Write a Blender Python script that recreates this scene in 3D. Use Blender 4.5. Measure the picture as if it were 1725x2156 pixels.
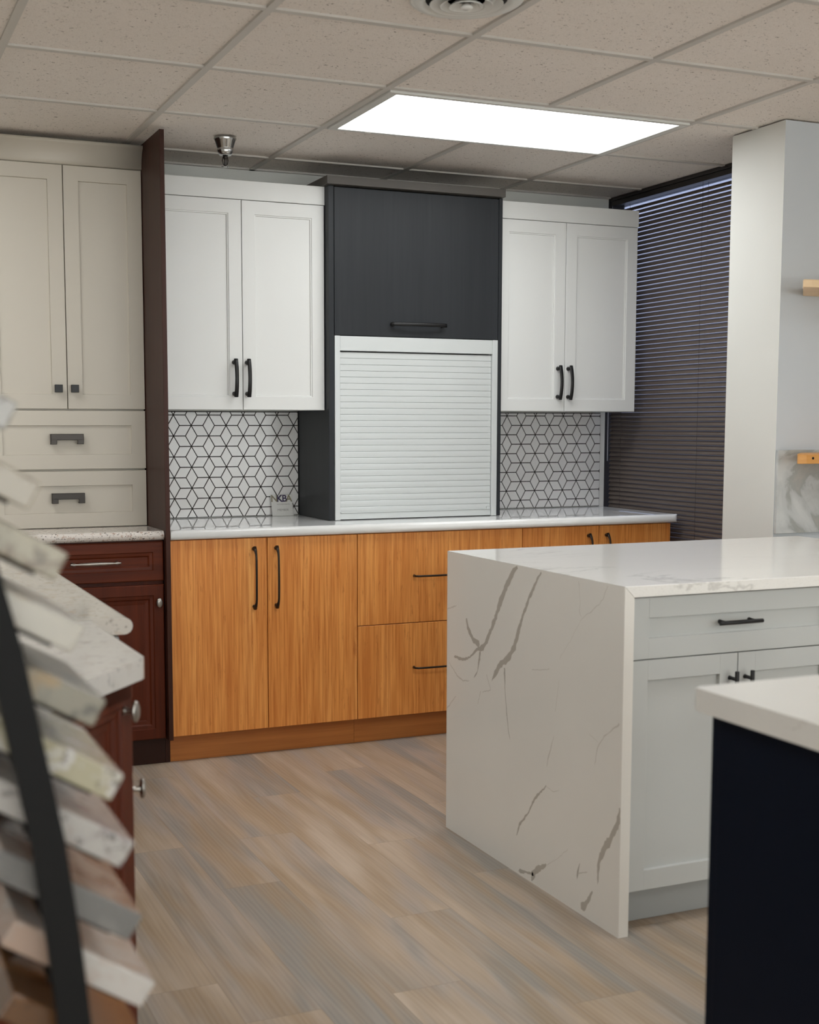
import bpy, bmesh, math, random
from mathutils import Vector, Matrix
random.seed(7)
for o in list(bpy.data.objects): bpy.data.objects.remove(o)
sc = bpy.context.scene
COL = sc.collection
PI = math.pi

# ------------------------------------------------------------------ camera
cam_d = bpy.data.cameras.new('camera')
cam = bpy.data.objects.new('camera', cam_d); COL.objects.link(cam)
cam.location = (-1.1934, -4.8335, 1.3188)
cam.rotation_euler = (PI/2 - 0.1003, 0, -0.4029)
cam_d.sensor_fit = 'HORIZONTAL'; cam_d.sensor_width = 36
cam_d.lens = 56.59
cam_d.shift_x = 0.0392; cam_d.shift_y = 0.0515
cam_d.clip_start = 0.05
cam_d.dof.use_dof = True; cam_d.dof.focus_distance = 5.1; cam_d.dof.aperture_fstop = 5.6
sc.camera = cam

# ------------------------------------------------------------------ light and exposure
LAMP = 7.5            # ceiling panel emission
SKY = 5.0
sc.view_settings.view_transform = 'Standard'
sc.view_settings.look = 'None'
sc.view_settings.gamma = 1
sc.view_settings.use_curve_mapping = False
sc.view_settings.exposure = 0.0
w = bpy.data.worlds.new('daylight'); sc.world = w; w.use_nodes = True
bg = w.node_tree.nodes['Background']
bg.inputs[0].default_value = (0.90, 0.92, 0.93, 1); bg.inputs[1].default_value = SKY

# ------------------------------------------------------------------ materials
def lin(r, g, b):
    f = lambda c: (c/255/12.92) if c/255 <= 0.04045 else ((c/255+0.055)/1.055)**2.4
    return (f(r), f(g), f(b), 1)

class NT:
    def __init__(s, name):
        s.m = bpy.data.materials.new(name); s.m.use_nodes = True
        s.t = s.m.node_tree; s.b = s.t.nodes['Principled BSDF']
    def n(s, typ, **kw):
        nd = s.t.nodes.new('ShaderNode'+typ)
        for k, v in kw.items(): setattr(nd, k, v)
        return nd
    def l(s, a, b): s.t.links.new(a, b)
    def math(s, op, a, b=0.0, c=None):
        nd = s.n('Math', operation=op)
        for i, v in enumerate((a, b) if c is None else (a, b, c)):
            if isinstance(v, (int, float)): nd.inputs[i].default_value = v
            else: s.l(v, nd.inputs[i])
        return nd.outputs[0]
    def coords(s, scale=(1, 1, 1), rand=0.0):
        tc = s.n('TexCoord'); mp = s.n('Mapping'); mp.inputs['Scale'].default_value = scale
        s.l(tc.outputs['Object'], mp.inputs[0])
        if rand:
            oi = s.n('ObjectInfo'); v = s.n('VectorMath', operation='ADD')
            mu = s.math('MULTIPLY', oi.outputs['Random'], rand)
            cb = s.n('CombineXYZ')
            for i in range(3): s.l(mu, cb.inputs[i])
            s.l(mp.outputs[0], v.inputs[0]); s.l(cb.outputs[0], v.inputs[1])
            return v.outputs[0]
        return mp.outputs[0]
    def noise(s, vec, scale, detail=2, rough=.5, dist=0):
        nd = s.n('TexNoise'); s.l(vec, nd.inputs['Vector'])
        nd.inputs['Scale'].default_value = scale; nd.inputs['Detail'].default_value = detail
        nd.inputs['Roughness'].default_value = rough; nd.inputs['Distortion'].default_value = dist
        return nd.outputs['Fac']
    def ramp(s, fac, stops, interp='LINEAR'):
        nd = s.n('ValToRGB'); cr = nd.color_ramp; cr.interpolation = interp
        while len(cr.elements) < len(stops): cr.elements.new(0.5)
        for e, (p, c) in zip(cr.elements, stops):
            e.position = p; e.color = c if len(c) == 4 else (*c, 1)
        s.l(fac, nd.inputs[0]); return nd.outputs[0]
    def mix(s, fac, a, b, mode='MIX'):
        nd = s.n('Mix', data_type='RGBA', blend_type=mode)
        if isinstance(fac, (int, float)): nd.inputs[0].default_value = fac
        else: s.l(fac, nd.inputs[0])
        for i, v in ((6, a), (7, b)):
            if isinstance(v, tuple): nd.inputs[i].default_value = v
            else: s.l(v, nd.inputs[i])
        return nd.outputs[2]
    def bump(s, h, strength=.2, dist=.002):
        nd = s.n('Bump'); nd.inputs['Strength'].default_value = strength; nd.inputs['Distance'].default_value = dist
        s.l(h, nd.inputs['Height']); s.l(nd.outputs[0], s.b.inputs['Normal'])
    def col(s, c):
        if isinstance(c, tuple): s.b.inputs['Base Color'].default_value = c
        else: s.l(c, s.b.inputs['Base Color'])
    def pr(s, rough=.5, metal=0, spec=.5, coat=0, coatr=.1):
        s.b.inputs['Roughness'].default_value = rough; s.b.inputs['Metallic'].default_value = metal
        s.b.inputs['Specular IOR Level'].default_value = spec
        s.b.inputs['Coat Weight'].default_value = coat; s.b.inputs['Coat Roughness'].default_value = coatr
        return s.m

M = {}
def paint(key, rgb, rough=.45, spec=.5, var=.03, metal=0, bump=0.0, bscale=250):
    a = NT(key); c = lin(*rgb)
    nz = a.noise(a.coords((1, 1, 1), 5), 3.0, 3)
    d = tuple(x*(1-var*2) for x in c[:3])+(1,)
    a.col(a.mix(nz, c, d))
    if bump: a.bump(a.noise(a.coords(), bscale, 2), bump, .0006)
    M[key] = a.pr(rough, metal, spec)
paint('white_paint', (226, 226, 223), .38, bump=.05)
paint('cream_paint', (196, 188, 174), .42, bump=.05)
paint('island_paint', (203, 205, 202), .42, bump=.04)
paint('wall_light', (226, 225, 219), .75, .3, bump=.25, bscale=120)
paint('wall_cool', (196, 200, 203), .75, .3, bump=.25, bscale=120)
paint('carcass_white', (215, 215, 212), .5)
paint('aluminium', (206, 209, 208), .36, metal=.25)
paint('black_metal', (26, 25, 25), .38, metal=.3)
paint('bronze', (52, 44, 38), .34, metal=.7)
paint('gunmetal', (62, 58, 55), .32, metal=.85)
paint('pewter', (170, 165, 158), .3, metal=.95)
paint('chrome', (190, 190, 188), .22, metal=1.0)
paint('rack_steel', (9, 9, 9), .6, .2)
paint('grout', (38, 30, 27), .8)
paint('tile_glaze', (232, 230, 228), .16, .5, var=.04)
paint('white_plastic', (222, 221, 216), .4)
paint('grid_paint', (202, 197, 190), .55)
paint('dark_void', (12, 11, 11), .9)
paint('navy', (4, 13, 28), .6, .15)
paint('card_stock', (206, 205, 200), .35)
paint('ink_beige', (128, 120, 98), .5)
paint('ink_purple', (38, 14, 66), .5)
paint('ink_grey', (142, 140, 136), .5)
paint('frame_bronze', (34, 29, 27), .45)
paint('kick_grey', (172, 174, 172), .5)
paint('string', (60, 54, 50), .8)
paint('slat_brown', (104, 92, 84), .36, .5, metal=.0)
paint('white_quartz', (243, 243, 241), .025, .5, var=.02)
paint('under_grey', (142, 146, 146), .5)

a = NT('bamboo'); v = a.coords((1, 1, .028), 9)
n1 = a.noise(v, 130, 3, .6); n2 = a.noise(a.coords((1, 1, .05), 9), 14, 3); n3 = a.noise(a.coords((1, 1, .16), 4), 60, 4, .7)
base = a.ramp(n2, [(0.3, lin(212, 132, 62)), (.5, lin(232, 156, 80)), (.75, lin(242, 172, 96))])
c2 = a.mix(a.ramp(n1, [(.30, (.05, .05, .05)), (.62, (1, 1, 1))]), lin(196, 114, 48), base)
c3 = a.mix(a.ramp(n3, [(.60, (0, 0, 0)), (.72, (.55, .55, .55))]), c2, lin(160, 86, 34))
a.col(c3); M['bamboo'] = a.pr(.38, 0, .4)
a = NT('bamboo_flat'); v = a.coords((.02, 1, 1), 0)
n1 = a.noise(v, 110, 3, .6); n2 = a.noise(a.coords((.06, 1, 1)), 14, 3)
base = a.ramp(n2, [(0.3, lin(176, 108, 52)), (.7, lin(204, 132, 66))])
a.col(a.mix(n1, lin(150, 88, 40), base)); M['bamboo_flat'] = a.pr(.42, 0, .4)

def darkwood(key, c0, c1, sc_=(1, 1, .06)):
    a = NT(key); n1 = a.noise(a.coords(sc_, 6), 70, 4, .6, .3); n2 = a.noise(a.coords(sc_, 6), 12, 3, .5, .6)
    a.col(a.mix(n1, lin(*c0), a.mix(n2, lin(*c0), lin(*c1))))
    a.bump(n1, .15, .0005); M[key] = a.pr(.40, 0, .2)
darkwood('cherry', (64, 24, 10), (126, 55, 25))
darkwood('cherry_flat', (66, 25, 10), (128, 57, 26), (.06, 1, 1))
darkwood('panel_wood', (48, 26, 19), (84, 48, 36))
darkwood('kick_dark', (44, 24, 18), (66, 38, 28), (.06, 1, 1))
darkwood('charcoal', (38, 40, 43), (56, 58, 61), (1, 1, .04))
M['charcoal'].node_tree.nodes['Principled BSDF'].inputs['Roughness'].default_value = .42
darkwood('charcoal_flat', (84, 80, 76), (104, 99, 94), (.04, 1, 1))

a = NT('shelf_wood'); n1 = a.noise(a.coords((.08, 1, 1)), 60, 3, .6, .4)
a.col(a.mix(n1, lin(224, 190, 146), lin(236, 208, 168))); M['shelf_wood'] = a.pr(.5)
a = NT('shelf_honey'); n1 = a.noise(a.coords((.08, 1, 1)), 60, 3, .6, .4)
a.col(a.mix(n1, lin(190, 128, 58), lin(214, 156, 84))); M['shelf_honey'] = a.pr(.5)

# marble-look quartz with faint veins
def quartz(key, base, vein, amt=.5, rough=.16, sc_=1.0):
    a = NT(key); v = a.coords((.45, 1.3, 1))
    nz = a.noise(v, 1.3*sc_, 6, .62, 1.4)
    dd = a.math('ABSOLUTE', a.math('SUBTRACT', nz, .5))
    line = a.ramp(dd, [(0.0, (amt, amt, amt)), (.012, (0, 0, 0))])
    msk = a.ramp(a.noise(v, 2.1*sc_, 3), [(.5, (0, 0, 0)), (.62, (1, 1, 1))])
    f = a.math('MULTIPLY', line, msk)
    cl = a.noise(v, 4, 4); sp = a.noise(v, 420, 2)
    b2 = a.mix(cl, lin(*base), tuple(x*.95 for x in lin(*base)[:3])+(1,))
    b3 = a.mix(a.ramp(sp, [(.34, (.12, .12, .12)), (.4, (0, 0, 0))]), b2, lin(*vein))
    a.col(a.mix(f, b3, lin(*vein))); M[key] = a.pr(rough)
quartz('island_quartz', (246, 243, 237), (168, 164, 156), .4, .12)
M['island_quartz'].node_tree.nodes['Principled BSDF'].inputs['Specular IOR Level'].default_value = .3
paint('waterfall_quartz', (240, 236, 228), .12, .3, var=.03)
quartz('navy_top_quartz', (224, 222, 216), (172, 166, 158), .4, .3, 2.2)
paint('vein_grey', (192, 185, 174), .12, .3)
paint('vein_faint', (219, 213, 203), .12, .3)
a = NT('wall_marble'); v = a.coords((1, 1, 1)); n = a.noise(v, 3.2, 4, .55, 1.8)
n2 = a.noise(v, 9, 4, .6, .8)
a.col(a.mix(a.ramp(n2, [(.5, (0, 0, 0)), (.75, (.3, .3, .3))]), a.ramp(n, [(.35, lin(203, 204, 201)), (.5, lin(188, 190, 188)), (.56, lin(160, 161, 156)), (.7, lin(176, 172, 164))]), lin(140, 140, 134)))
M['wall_marble'] = a.pr(.35)

# granites
def granite(key, base, dark, warm, s=130, da=.5, big=6, rough=.14, patch=None):
    a = NT(key); v = a.coords((1, 1, 1), 3)
    n1 = a.noise(v, s, 3, .6); n2 = a.noise(v, s*.45, 3, .6); n3 = a.noise(v, big, 3, .6, .8)
    c = a.mix(n3, lin(*base), tuple(x*.82 for x in lin(*base)[:3])+(1,))
    if patch: c = a.mix(a.ramp(n3, [(.5, (0, 0, 0)), (.62, (.85, .85, .85))]), c, lin(*patch))
    c = a.mix(a.ramp(n2, [(.56, (0, 0, 0)), (.66, (.7, .7, .7))]), c, lin(*warm))
    c = a.mix(a.ramp(n1, [(.34, (da, da, da)), (.42, (0, 0, 0))]), c, lin(*dark))
    a.col(c); M[key] = a.pr(rough)
granite('granite_speckled', (222, 214, 206), (56, 40, 36), (164, 132, 112), 130, .95, rough=.07)
granite('granite_cream', (206, 200, 190), (110, 100, 92), (180, 164, 146), 60, .5, rough=.07)
granite('granite_pale', (208, 204, 198), (150, 146, 144), (190, 184, 176), 50, .5, rough=.10)
granite('stone_grey', (161, 158, 153), (83, 80, 78), (130, 121, 111), 90, .6)
granite('stone_beige', (163, 154, 139), (97, 83, 69), (144, 127, 102), 60, .6)
granite('stone_patchy', (160, 153, 135), (73, 60, 53), (130, 111, 90), 40, .5, 22, .3, (97, 80, 69))
granite('stone_cream', (179, 174, 163), (139, 127, 111), (179, 154, 121), 40, .5, 14, .3)
granite('stone_olive', (130, 125, 111), (53, 53, 53), (146, 121, 83), 40, .6, 20, .3, (78, 80, 80))
granite('stone_veined', (160, 154, 130), (50, 48, 46), (130, 120, 90), 70, .8, 22, .25, (179, 175, 172))
granite('stone_salt', (165, 161, 156), (78, 71, 74), (139, 123, 114), 80, .7, 16, .25, (130, 120, 121))
granite('stone_rose', (153, 139, 128), (95, 73, 62), (130, 97, 74), 30, .5, 16, .25, (109, 80, 62))
granite('stone_ash', (109, 108, 106), (87, 85, 83), (116, 114, 111), 60, .4)
granite('stone_white', (179, 174, 168), (147, 139, 132), (165, 147, 135), 40, .4, 10, .25, (156, 130, 113))
granite('stone_brown', (97, 69, 46), (55, 36, 24), (120, 85, 55), 40, .6)
granite('stone_charcoal', (50, 45, 43), (29, 26, 26), (69, 60, 53), 60, .6)

# ceiling tile
a = NT('ceiling_tile'); v = a.coords()
n1 = a.noise(a.coords((1, 1.25, 1)), 95, 2, .5, 1.2); n2 = a.noise(v, 5, 2); n3 = a.noise(v, 260, 2)
base = a.mix(n2, lin(238, 230, 223), lin(233, 225, 217))
base = a.mix(a.ramp(n3, [(.3, (.25, .25, .25)), (.55, (0, 0, 0))]), base, lin(190, 180, 168))
spk = a.ramp(n1, [(.30, (.9, .9, .9)), (.345, (0, 0, 0))])
a.col(a.mix(spk, base, lin(112, 98, 86))); a.bump(n3, .25, .002); M['ceiling_tile'] = a.pr(.95, 0, .1)

# plank floor, boards run along Y
a = NT('floor_plank'); tc = a.n('TexCoord'); sp = a.n('SeparateXYZ'); a.l(tc.outputs['Object'], sp.inputs[0])
X, Y = sp.outputs[0], sp.outputs[1]
u = a.math('DIVIDE', a.math('ADD', X, 10-.07+.18*0), .18); ci = a.math('FLOOR', u); uf = a.math('FRACT', u)
wn = a.n('TexWhiteNoise', noise_dimensions='1D'); a.l(ci, wn.inputs['W'])
vv = a.math('DIVIDE', a.math('ADD', Y, a.math('MULTIPLY_ADD', wn.outputs['Value'], 1.22, 20)), 1.22); ri = a.math('FLOOR', vv); vf = a.math('FRACT', vv)
cb = a.n('CombineXYZ'); a.l(ci, cb.inputs[0]); a.l(ri, cb.inputs[1])
wn2 = a.n('TexWhiteNoise', noise_dimensions='2D'); a.l(cb.outputs[0], wn2.inputs['Vector'])
sv = a.n('SeparateColor'); a.l(wn2.outputs['Color'], sv.inputs[0])
off = a.n('VectorMath', operation='MULTIPLY_ADD'); a.l(wn2.outputs['Color'], off.inputs[0]); off.inputs[1].default_value = (7, 9, 5); a.l(tc.outputs['Object'], off.inputs[2])
def stretched(sx, sy, scale, detail, rough=.5, dist=0):
    mp = a.n('Mapping'); mp.inputs['Scale'].default_value = (sx, sy, 1); a.l(off.outputs[0], mp.inputs[0])
    return a.noise(mp.outputs[0], scale, detail, rough, dist)
tone = stretched(1, .14, 9, 2, .5, .4)
tone2 = stretched(1, .10, 15, 2, .5, .3)
grain = stretched(1, .035, 130, 3, .6, .5)
wv = a.n('TexWave', wave_type='BANDS', bands_direction='X'); mp = a.n('Mapping'); mp.inputs['Scale'].default_value = (1, .10, 1); a.l(off.outputs[0], mp.inputs[0]); a.l(mp.outputs[0], wv.inputs['Vector'])
wv.inputs['Scale'].default_value = 22; wv.inputs['Distortion'].default_value = 9; wv.inputs['Detail'].default_value = 2; wv.inputs['Detail Scale'].default_value = .8
base = a.ramp(a.math('ADD', a.math('MULTIPLY', tone, .8), a.math('MULTIPLY', sv.outputs[0], .22)), [(.40, lin(146, 141, 134)), (.50, lin(172, 159, 147)), (.58, lin(178, 159, 138)), (.72, lin(198, 180, 161))])
base = a.mix(a.ramp(tone2, [(.44, (0, 0, 0)), (.66, (.75, .75, .75))]), base, lin(160, 136, 107))
base = a.mix(a.ramp(grain, [(.3, (.22, .22, .22)), (.6, (0, 0, 0))]), base, lin(128, 112, 98))
base = a.mix(a.math('MULTIPLY', wv.outputs['Fac'], .13), base, lin(206, 192, 174))
ex = a.math('LESS_THAN', a.math('MINIMUM', uf, a.math('SUBTRACT', 1, uf)), .006)
ey = a.math('LESS_THAN', a.math('MINIMUM', vf, a.math('SUBTRACT', 1, vf)), .0011)
gap = a.math('MAXIMUM', ex, ey)
base = a.mix(a.math('MULTIPLY', gap, .35), base, lin(118, 104, 90))
a.col(base); a.bump(wv.outputs['Fac'], .08, .0006); M['floor_plank'] = a.pr(.44, 0, .4)

# lamp diffuser: prismatic acrylic in front of three tubes
a = NT('lamp_diffuser'); tc = a.n('TexCoord'); sp = a.n('SeparateXYZ'); a.l(tc.outputs['Object'], sp.inputs[0])
s1 = a.math('COSINE', a.math('MULTIPLY', sp.outputs[1], 2*PI/.13))
fac = a.math('MULTIPLY_ADD', s1, .07*LAMP, LAMP)
a.b.inputs['Base Color'].default_value = (.8, .8, .8, 1)
a.b.inputs['Emission Color'].default_value = (.95, .985, 1.0, 1); a.l(fac, a.b.inputs['Emission Strength'])
M['lamp_diffuser'] = a.pr(.3)
for gk, gt in (('window_glass', 1.0), ('tinted_glass', .42)):
  a = NT(gk)
  tr = a.n('BsdfTransparent'); tr.inputs[0].default_value = ((gt*.78, gt*.83, gt, 1) if gt < 1 else (.97, .98, .97, 1)); mx = a.n('MixShader'); mx.inputs[0].default_value = .06
  gl = a.n('BsdfGlossy'); gl.inputs['Roughness'].default_value = .02
  a.l(tr.outputs[0], mx.inputs[1]); a.l(gl.outputs[0], mx.inputs[2]); a.l(mx.outputs[0], a.t.nodes['Material Output'].inputs[0])
  M[gk] = a.m
a = NT('clear_rod'); a.col((.75, .76, .85, 1)); a.b.inputs['Transmission Weight'].default_value = .6; M['clear_rod'] = a.pr(.1)

# ------------------------------------------------------------------ mesh builder
class MB:
    def __init__(s, mtx=None):
        s.bm = bmesh.new(); s.M = mtx or Matrix.Identity(4)
    def add(s, pts): return [s.bm.verts.new(s.M @ Vector(p)) for p in pts]
    def face(s, vs, mi=0, smooth=False):
        try: f = s.bm.faces.new(vs)
        except ValueError: return None
        f.material_index = mi; f.smooth = smooth; return f
    def box(s, x0, x1, y0, y1, z0, z1, bev=0.0, mi=0, seg=2):
        v = s.add([(x, y, z) for x in (x0, x1) for y in (y0, y1) for z in (z0, z1)])
        fs = [s.face([v[i] for i in q], mi) for q in ((0, 1, 3, 2), (4, 6, 7, 5), (0, 4, 5, 1), (2, 3, 7, 6), (0, 2, 6, 4), (1, 5, 7, 3))]
        if bev:
            es = set(e for f in fs for e in f.edges)
            r = bmesh.ops.bevel(s.bm, geom=list(es), offset=bev, segments=seg, affect='EDGES', profile=.5)
            for f in r['faces']: f.material_index = mi; f.smooth = False
        return s
    def prism(s, pts, axis, a0, a1, mi=0, bev=0.0, seg=2, smooth=False):
        """pts: 2D outline in the two other axes (in order), extruded along axis."""
        def P(p, t):
            if axis == 'x': return (t, p[0], p[1])
            if axis == 'y': return (p[0], t, p[1])
            return (p[0], p[1], t)
        A = s.add([P(p, a0) for p in pts]); B = s.add([P(p, a1) for p in pts]); n = len(pts); fs = []
        for i in range(n): fs.append(s.face([A[i], A[(i+1) % n], B[(i+1) % n], B[i]], mi, smooth))
        fs.append(s.face(A[::-1], mi)); fs.append(s.face(B, mi))
        if bev:
            es = set(e for f in fs[-2:] for e in f.edges)
            bmesh.ops.bevel(s.bm, geom=list(es), offset=bev, segments=seg, affect='EDGES', profile=.5)
        return s
    def tube(s, pts, rad, seg=12, mi=0, up=(0, 0, 1), cap=True):
        pts = [Vector(p) for p in pts]; n = len(pts)
        if isinstance(rad, (int, float)): rad = [rad]*n
        prev = None; rings = []
        for i, p in enumerate(pts):
            t = (pts[min(i+1, n-1)]-pts[max(i-1, 0)]).normalized()
            if prev is None:
                u = Vector(up) if abs(t.dot(Vector(up))) < .95 else Vector((1, 0, 0))
                a = (u-t*t.dot(u)).normalized()
            else: a = (prev-t*t.dot(prev)).normalized()
            prev = a; b = t.cross(a)
            r = rad[i]; ra, rb = r if isinstance(r, tuple) else (r, r)
            rings.append(s.add([p+a*ra*math.cos(2*PI*k/seg)+b*rb*math.sin(2*PI*k/seg) for k in range(seg)]))
        for A, B in zip(rings, rings[1:]):
            for k in range(seg): s.face([A[k], A[(k+1) % seg], B[(k+1) % seg], B[k]], mi, True)
        if cap: s.face(rings[0][::-1], mi); s.face(rings[-1], mi)
        return s
    def lathe(s, prof, c, axis='z', seg=32, mi=0):
        rings = []
        for r, h in prof:
            ring = []
            for k in range(seg):
                a = 2*PI*k/seg; x, y = r*math.cos(a), r*math.sin(a)
                if axis == 'z': p = (c[0]+x, c[1]+y, c[2]+h)
                elif axis == 'y': p = (c[0]+x, c[1]+h, c[2]+y)
                else: p = (c[0]+h, c[1]+x, c[2]+y)
                ring.append(p)
            rings.append(s.add(ring))
        for A, B in zip(rings, rings[1:]):
            for k in range(seg): s.face([A[k], A[(k+1) % seg], B[(k+1) % seg], B[k]], mi, True)
        s.face(rings[0][::-1], mi); s.face(rings[-1], mi)
        return s
    def door(s, x0, x1, z0, z1, y, prof, t=.02, mi=0):
        """front facing -Y at y; prof = nested (inset, depth) steps."""
        R_ = [(0, t)]+list(prof); prev = None
        for ins, dp in R_:
            r = s.add([(x0+ins, y+dp, z0+ins), (x1-ins, y+dp, z0+ins), (x1-ins, y+dp, z1-ins), (x0+ins, y+dp, z1-ins)])
            if prev:
                for k in range(4): s.face([prev[k], prev[(k+1) % 4], r[(k+1) % 4], r[k]], mi)
            else: s.face(r[::-1], mi)
            prev = r
        s.face(prev, mi); return s
    def build(s, name, mats, parent=None, root=None):
        bmesh.ops.recalc_face_normals(s.bm, faces=s.bm.faces)
        if root is not None:
            bmesh.ops.translate(s.bm, verts=s.bm.verts, vec=-Vector(root.location))
        me = bpy.data.meshes.new(name); s.bm.to_mesh(me); s.bm.free()
        for m_ in (mats if isinstance(mats, (list, tuple)) else [mats]): me.materials.append(M[m_])
        o = bpy.data.objects.new(name, me); COL.objects.link(o)
        if parent is not None: o.parent = parent
        return o

def tag(o, label=None, cat=None, group=None, kind=None):
    if label: o['label'] = label
    if cat: o['category'] = cat
    if group: o['group'] = group
    if kind: o['kind'] = kind
    return o
def thing(name, label, cat, loc, group=None):
    o = bpy.data.objects.new(name, None); COL.objects.link(o); o.location = loc
    o.empty_display_size = .1
    return tag(o, label, cat, group)
def struct(o): o['kind'] = 'structure'; return o
def solo(mb, name, mats, label, cat, group=None): return tag(mb.build(name, mats), label, cat, group)
def copy_tree(o, parent=None):
    c = o.copy(); COL.objects.link(c); c.parent = parent
    for ch in list(o.children): copy_tree(ch, c)
    return c
def T(x=0, y=0, z=0, rz=0, ry=0, rx=0):
    return Matrix.Translation((x, y, z)) @ Matrix.Rotation(rz, 4, 'Z') @ Matrix.Rotation(ry, 4, 'Y') @ Matrix.Rotation(rx, 4, 'X')

# ================================================================== SETTING
H = 2.4115; YW = .627; XR = 5.0; XL = -6.0; YB = -9.0
struct(MB().box(XL, XR, YB, .80, -.1, 0).build('floor', 'floor_plank'))
struct(MB().box(XL, 2.36, YW, .80, 0, H).build('wall_back', 'wall_light'))
struct(MB().box(XL-.12, XL, YB, .80, 0, H).build('wall_left', 'wall_light'))
m = MB()
m.box(XL, -4.5, YB-.12, YB, 0, H); m.box(4.5, XR, YB-.12, YB, 0, H); m.box(-4.5, 4.5, YB-.12, YB, 0, .10); m.box(-4.5, 4.5, YB-.12, YB, 2.33, H)
struct(m.build('wall_front', 'wall_light'))
m = MB()  # unseen storefront window, added to let in fill daylight from the front
for k in range(7): m.box(-4.5+k*1.49, -4.44+k*1.49, YB-.08, YB-.02, .10, 2.33)
m.box(-4.5, 4.5, YB-.08, YB-.02, .10, .16); m.box(-4.5, 4.5, YB-.08, YB-.02, 2.27, 2.33)
wf = struct(m.build('fill_window', 'frame_bronze'))
MB().box(-4.45, 4.45, YB-.053, YB-.047, .16, 2.27).build('pane', 'window_glass', wf)
m = MB().box(2.032, XR+.12, -1.02, -.724, 0, H, mi=0)
m.bm.faces.ensure_lookup_table()
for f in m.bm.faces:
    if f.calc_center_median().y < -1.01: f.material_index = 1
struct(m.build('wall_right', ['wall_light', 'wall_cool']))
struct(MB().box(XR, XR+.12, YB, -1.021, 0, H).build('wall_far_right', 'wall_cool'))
struct(MB().box(2.0335, XR, -1.034, -1.0205, .916, 1.225, .001).build('trim_1', 'wall_marble'))
# suspended ceiling: slab with the holes of the lamps left to the lamp bodies sitting just under it
m = MB().prism([(XL-.12, YB-.12), (XR+.12, YB-.12), (XR+.12, -.724), (2.46, -.724), (2.46, .80), (XL-.12, .80)], 'z', H+.006, H+.12)
struct(m.build('ceiling', 'ceiling_tile'))
m = MB(); gx0, gy0 = .540, -.857
xs = [gx0+.61*i for i in range(-11, 8)]; ys = [gy0+.61*j for j in range(-14, 3)]
for x in xs:
    if XL < x < XR: m.box(x-.012, x+.012, YB, min(YW, .627) if x < 2.36 else -1.02, H-.001, H+.006)
for y in ys:
    if YB < y < YW: m.box(XL, 2.36 if y > -1.02 else XR, y-.012, y+.012, H-.0006, H+.006)
m.box(XL, 2.36, YW-.02, YW, H-.001, H+.006)
struct(m.build('trim_2', 'grid_paint'))

# window beyond the blinds
m = MB(); y0, y1 = -.722, .75
m.box(2.45, 2.50, y0, y1, 2.392, H+.10); m.box(2.362, 2.45, y0, .627, 2.399, H+.004, .002); m.box(2.45, 2.50, y0, y1, 0, .06)
m.box(2.45, 2.50, y0, y0+.03, .06, 2.392); m.box(2.45, 2.50, y1-.05, y1, .06, 2.392)
wf = struct(m.build('window_1', 'frame_bronze'))
MB().box(2.472, 2.478, y0+.03, y1-.05, .06, 2.392).build('pane', 'tinted_glass', wf)
struct(MB().box(2.36, 2.45, YW+.001, .76, 0, H).build('trim_3', 'frame_bronze'))

# ================================================================== CEILING FIXTURES
def troffer(x, y, label):
    t = thing('ceiling_light', label, 'ceiling light', (x, y, H), 'recessed fluorescent ceiling lights')
    m = MB(); X0, X1, Y0, Y1 = x+.014, x+1.206, y+.014, y+.596
    a0, a1, b0, b1 = x+.046, x+1.174, y+.036, y+.574
    m.box(X0, X1, Y0, b0, H-.008, H+.005, .001); m.box(X0, X1, b1, Y1, H-.008, H+.005, .001)
    m.box(X0, a0, b0, b1, H-.008, H+.005, .001); m.box(a1, X1, b0, b1, H-.008, H+.005, .001)
    m.build('frame', 'white_plastic', t, t)
    MB().box(a0+.0005, a1-.0005, b0+.0005, b1-.0005, H-.004, H+.003).build('diffuser', 'lamp_diffuser', t, t)
    for xx in (x+.17, x+1.04): MB().box(xx-.012, xx+.012, b1+.008, b1+.014, H-.0095, H-.0078).build('latch', 'grid_paint', t, t)
    return t
t0 = troffer(gx0, gy0, 'lit rectangular ceiling light panel with white frame above the island and cabinets')
for i, j in ((-4, 0), (-1, -3), (-5, -4), (4, -4), (0, -8), (4, -8), (-4, -8), (0, -12), (4, -12), (-4, -12)):  # unseen copies, added and placed to brighten the room and the island top
    c = copy_tree(t0); c.location = (gx0+.61*i, gy0+.61*j, H)
    c['label'] = 'unseen lit rectangular ceiling light panel, added to brighten the room'

# round air diffuser
cx, cy, vz = .375, -1.742, H
t = thing('air_vent', 'round white ceiling air vent with concentric rings, cut by the top of the view', 'vent', (cx, cy, H))
MB().lathe([(.106, .004), (.147, .004), (.148, -.001), (.140, -.006), (.124, -.009), (.112, -.006), (.106, .001)], (cx, cy, vz), seg=72).build('flange', 'white_plastic', t, t)
for r0, d in ((.094, .012), (.067, .015), (.043, .018)):
    MB().lathe([(r0-.020, -.001), (r0-.017, -.004), (r0-.006, -d+.004), (r0, -d), (r0+.002, -d-.001), (r0+.002, -d+.001), (r0-.004, -d+.006), (r0-.015, -.002)], (cx, cy, vz), seg=64).build('ring', 'white_plastic', t, t)
MB().lathe([(.002, -.008), (.010, -.010), (.016, -.017), (.0165, -.020), (.012, -.023), (.002, -.024)], (cx, cy, vz), seg=40).build('cap', 'white_plastic', t, t)
MB().lathe([(.0, .0004), (.108, .0004), (.108, .002), (0.0, .002)], (cx, cy, vz), seg=48).build('duct', 'dark_void', t, t)

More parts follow.
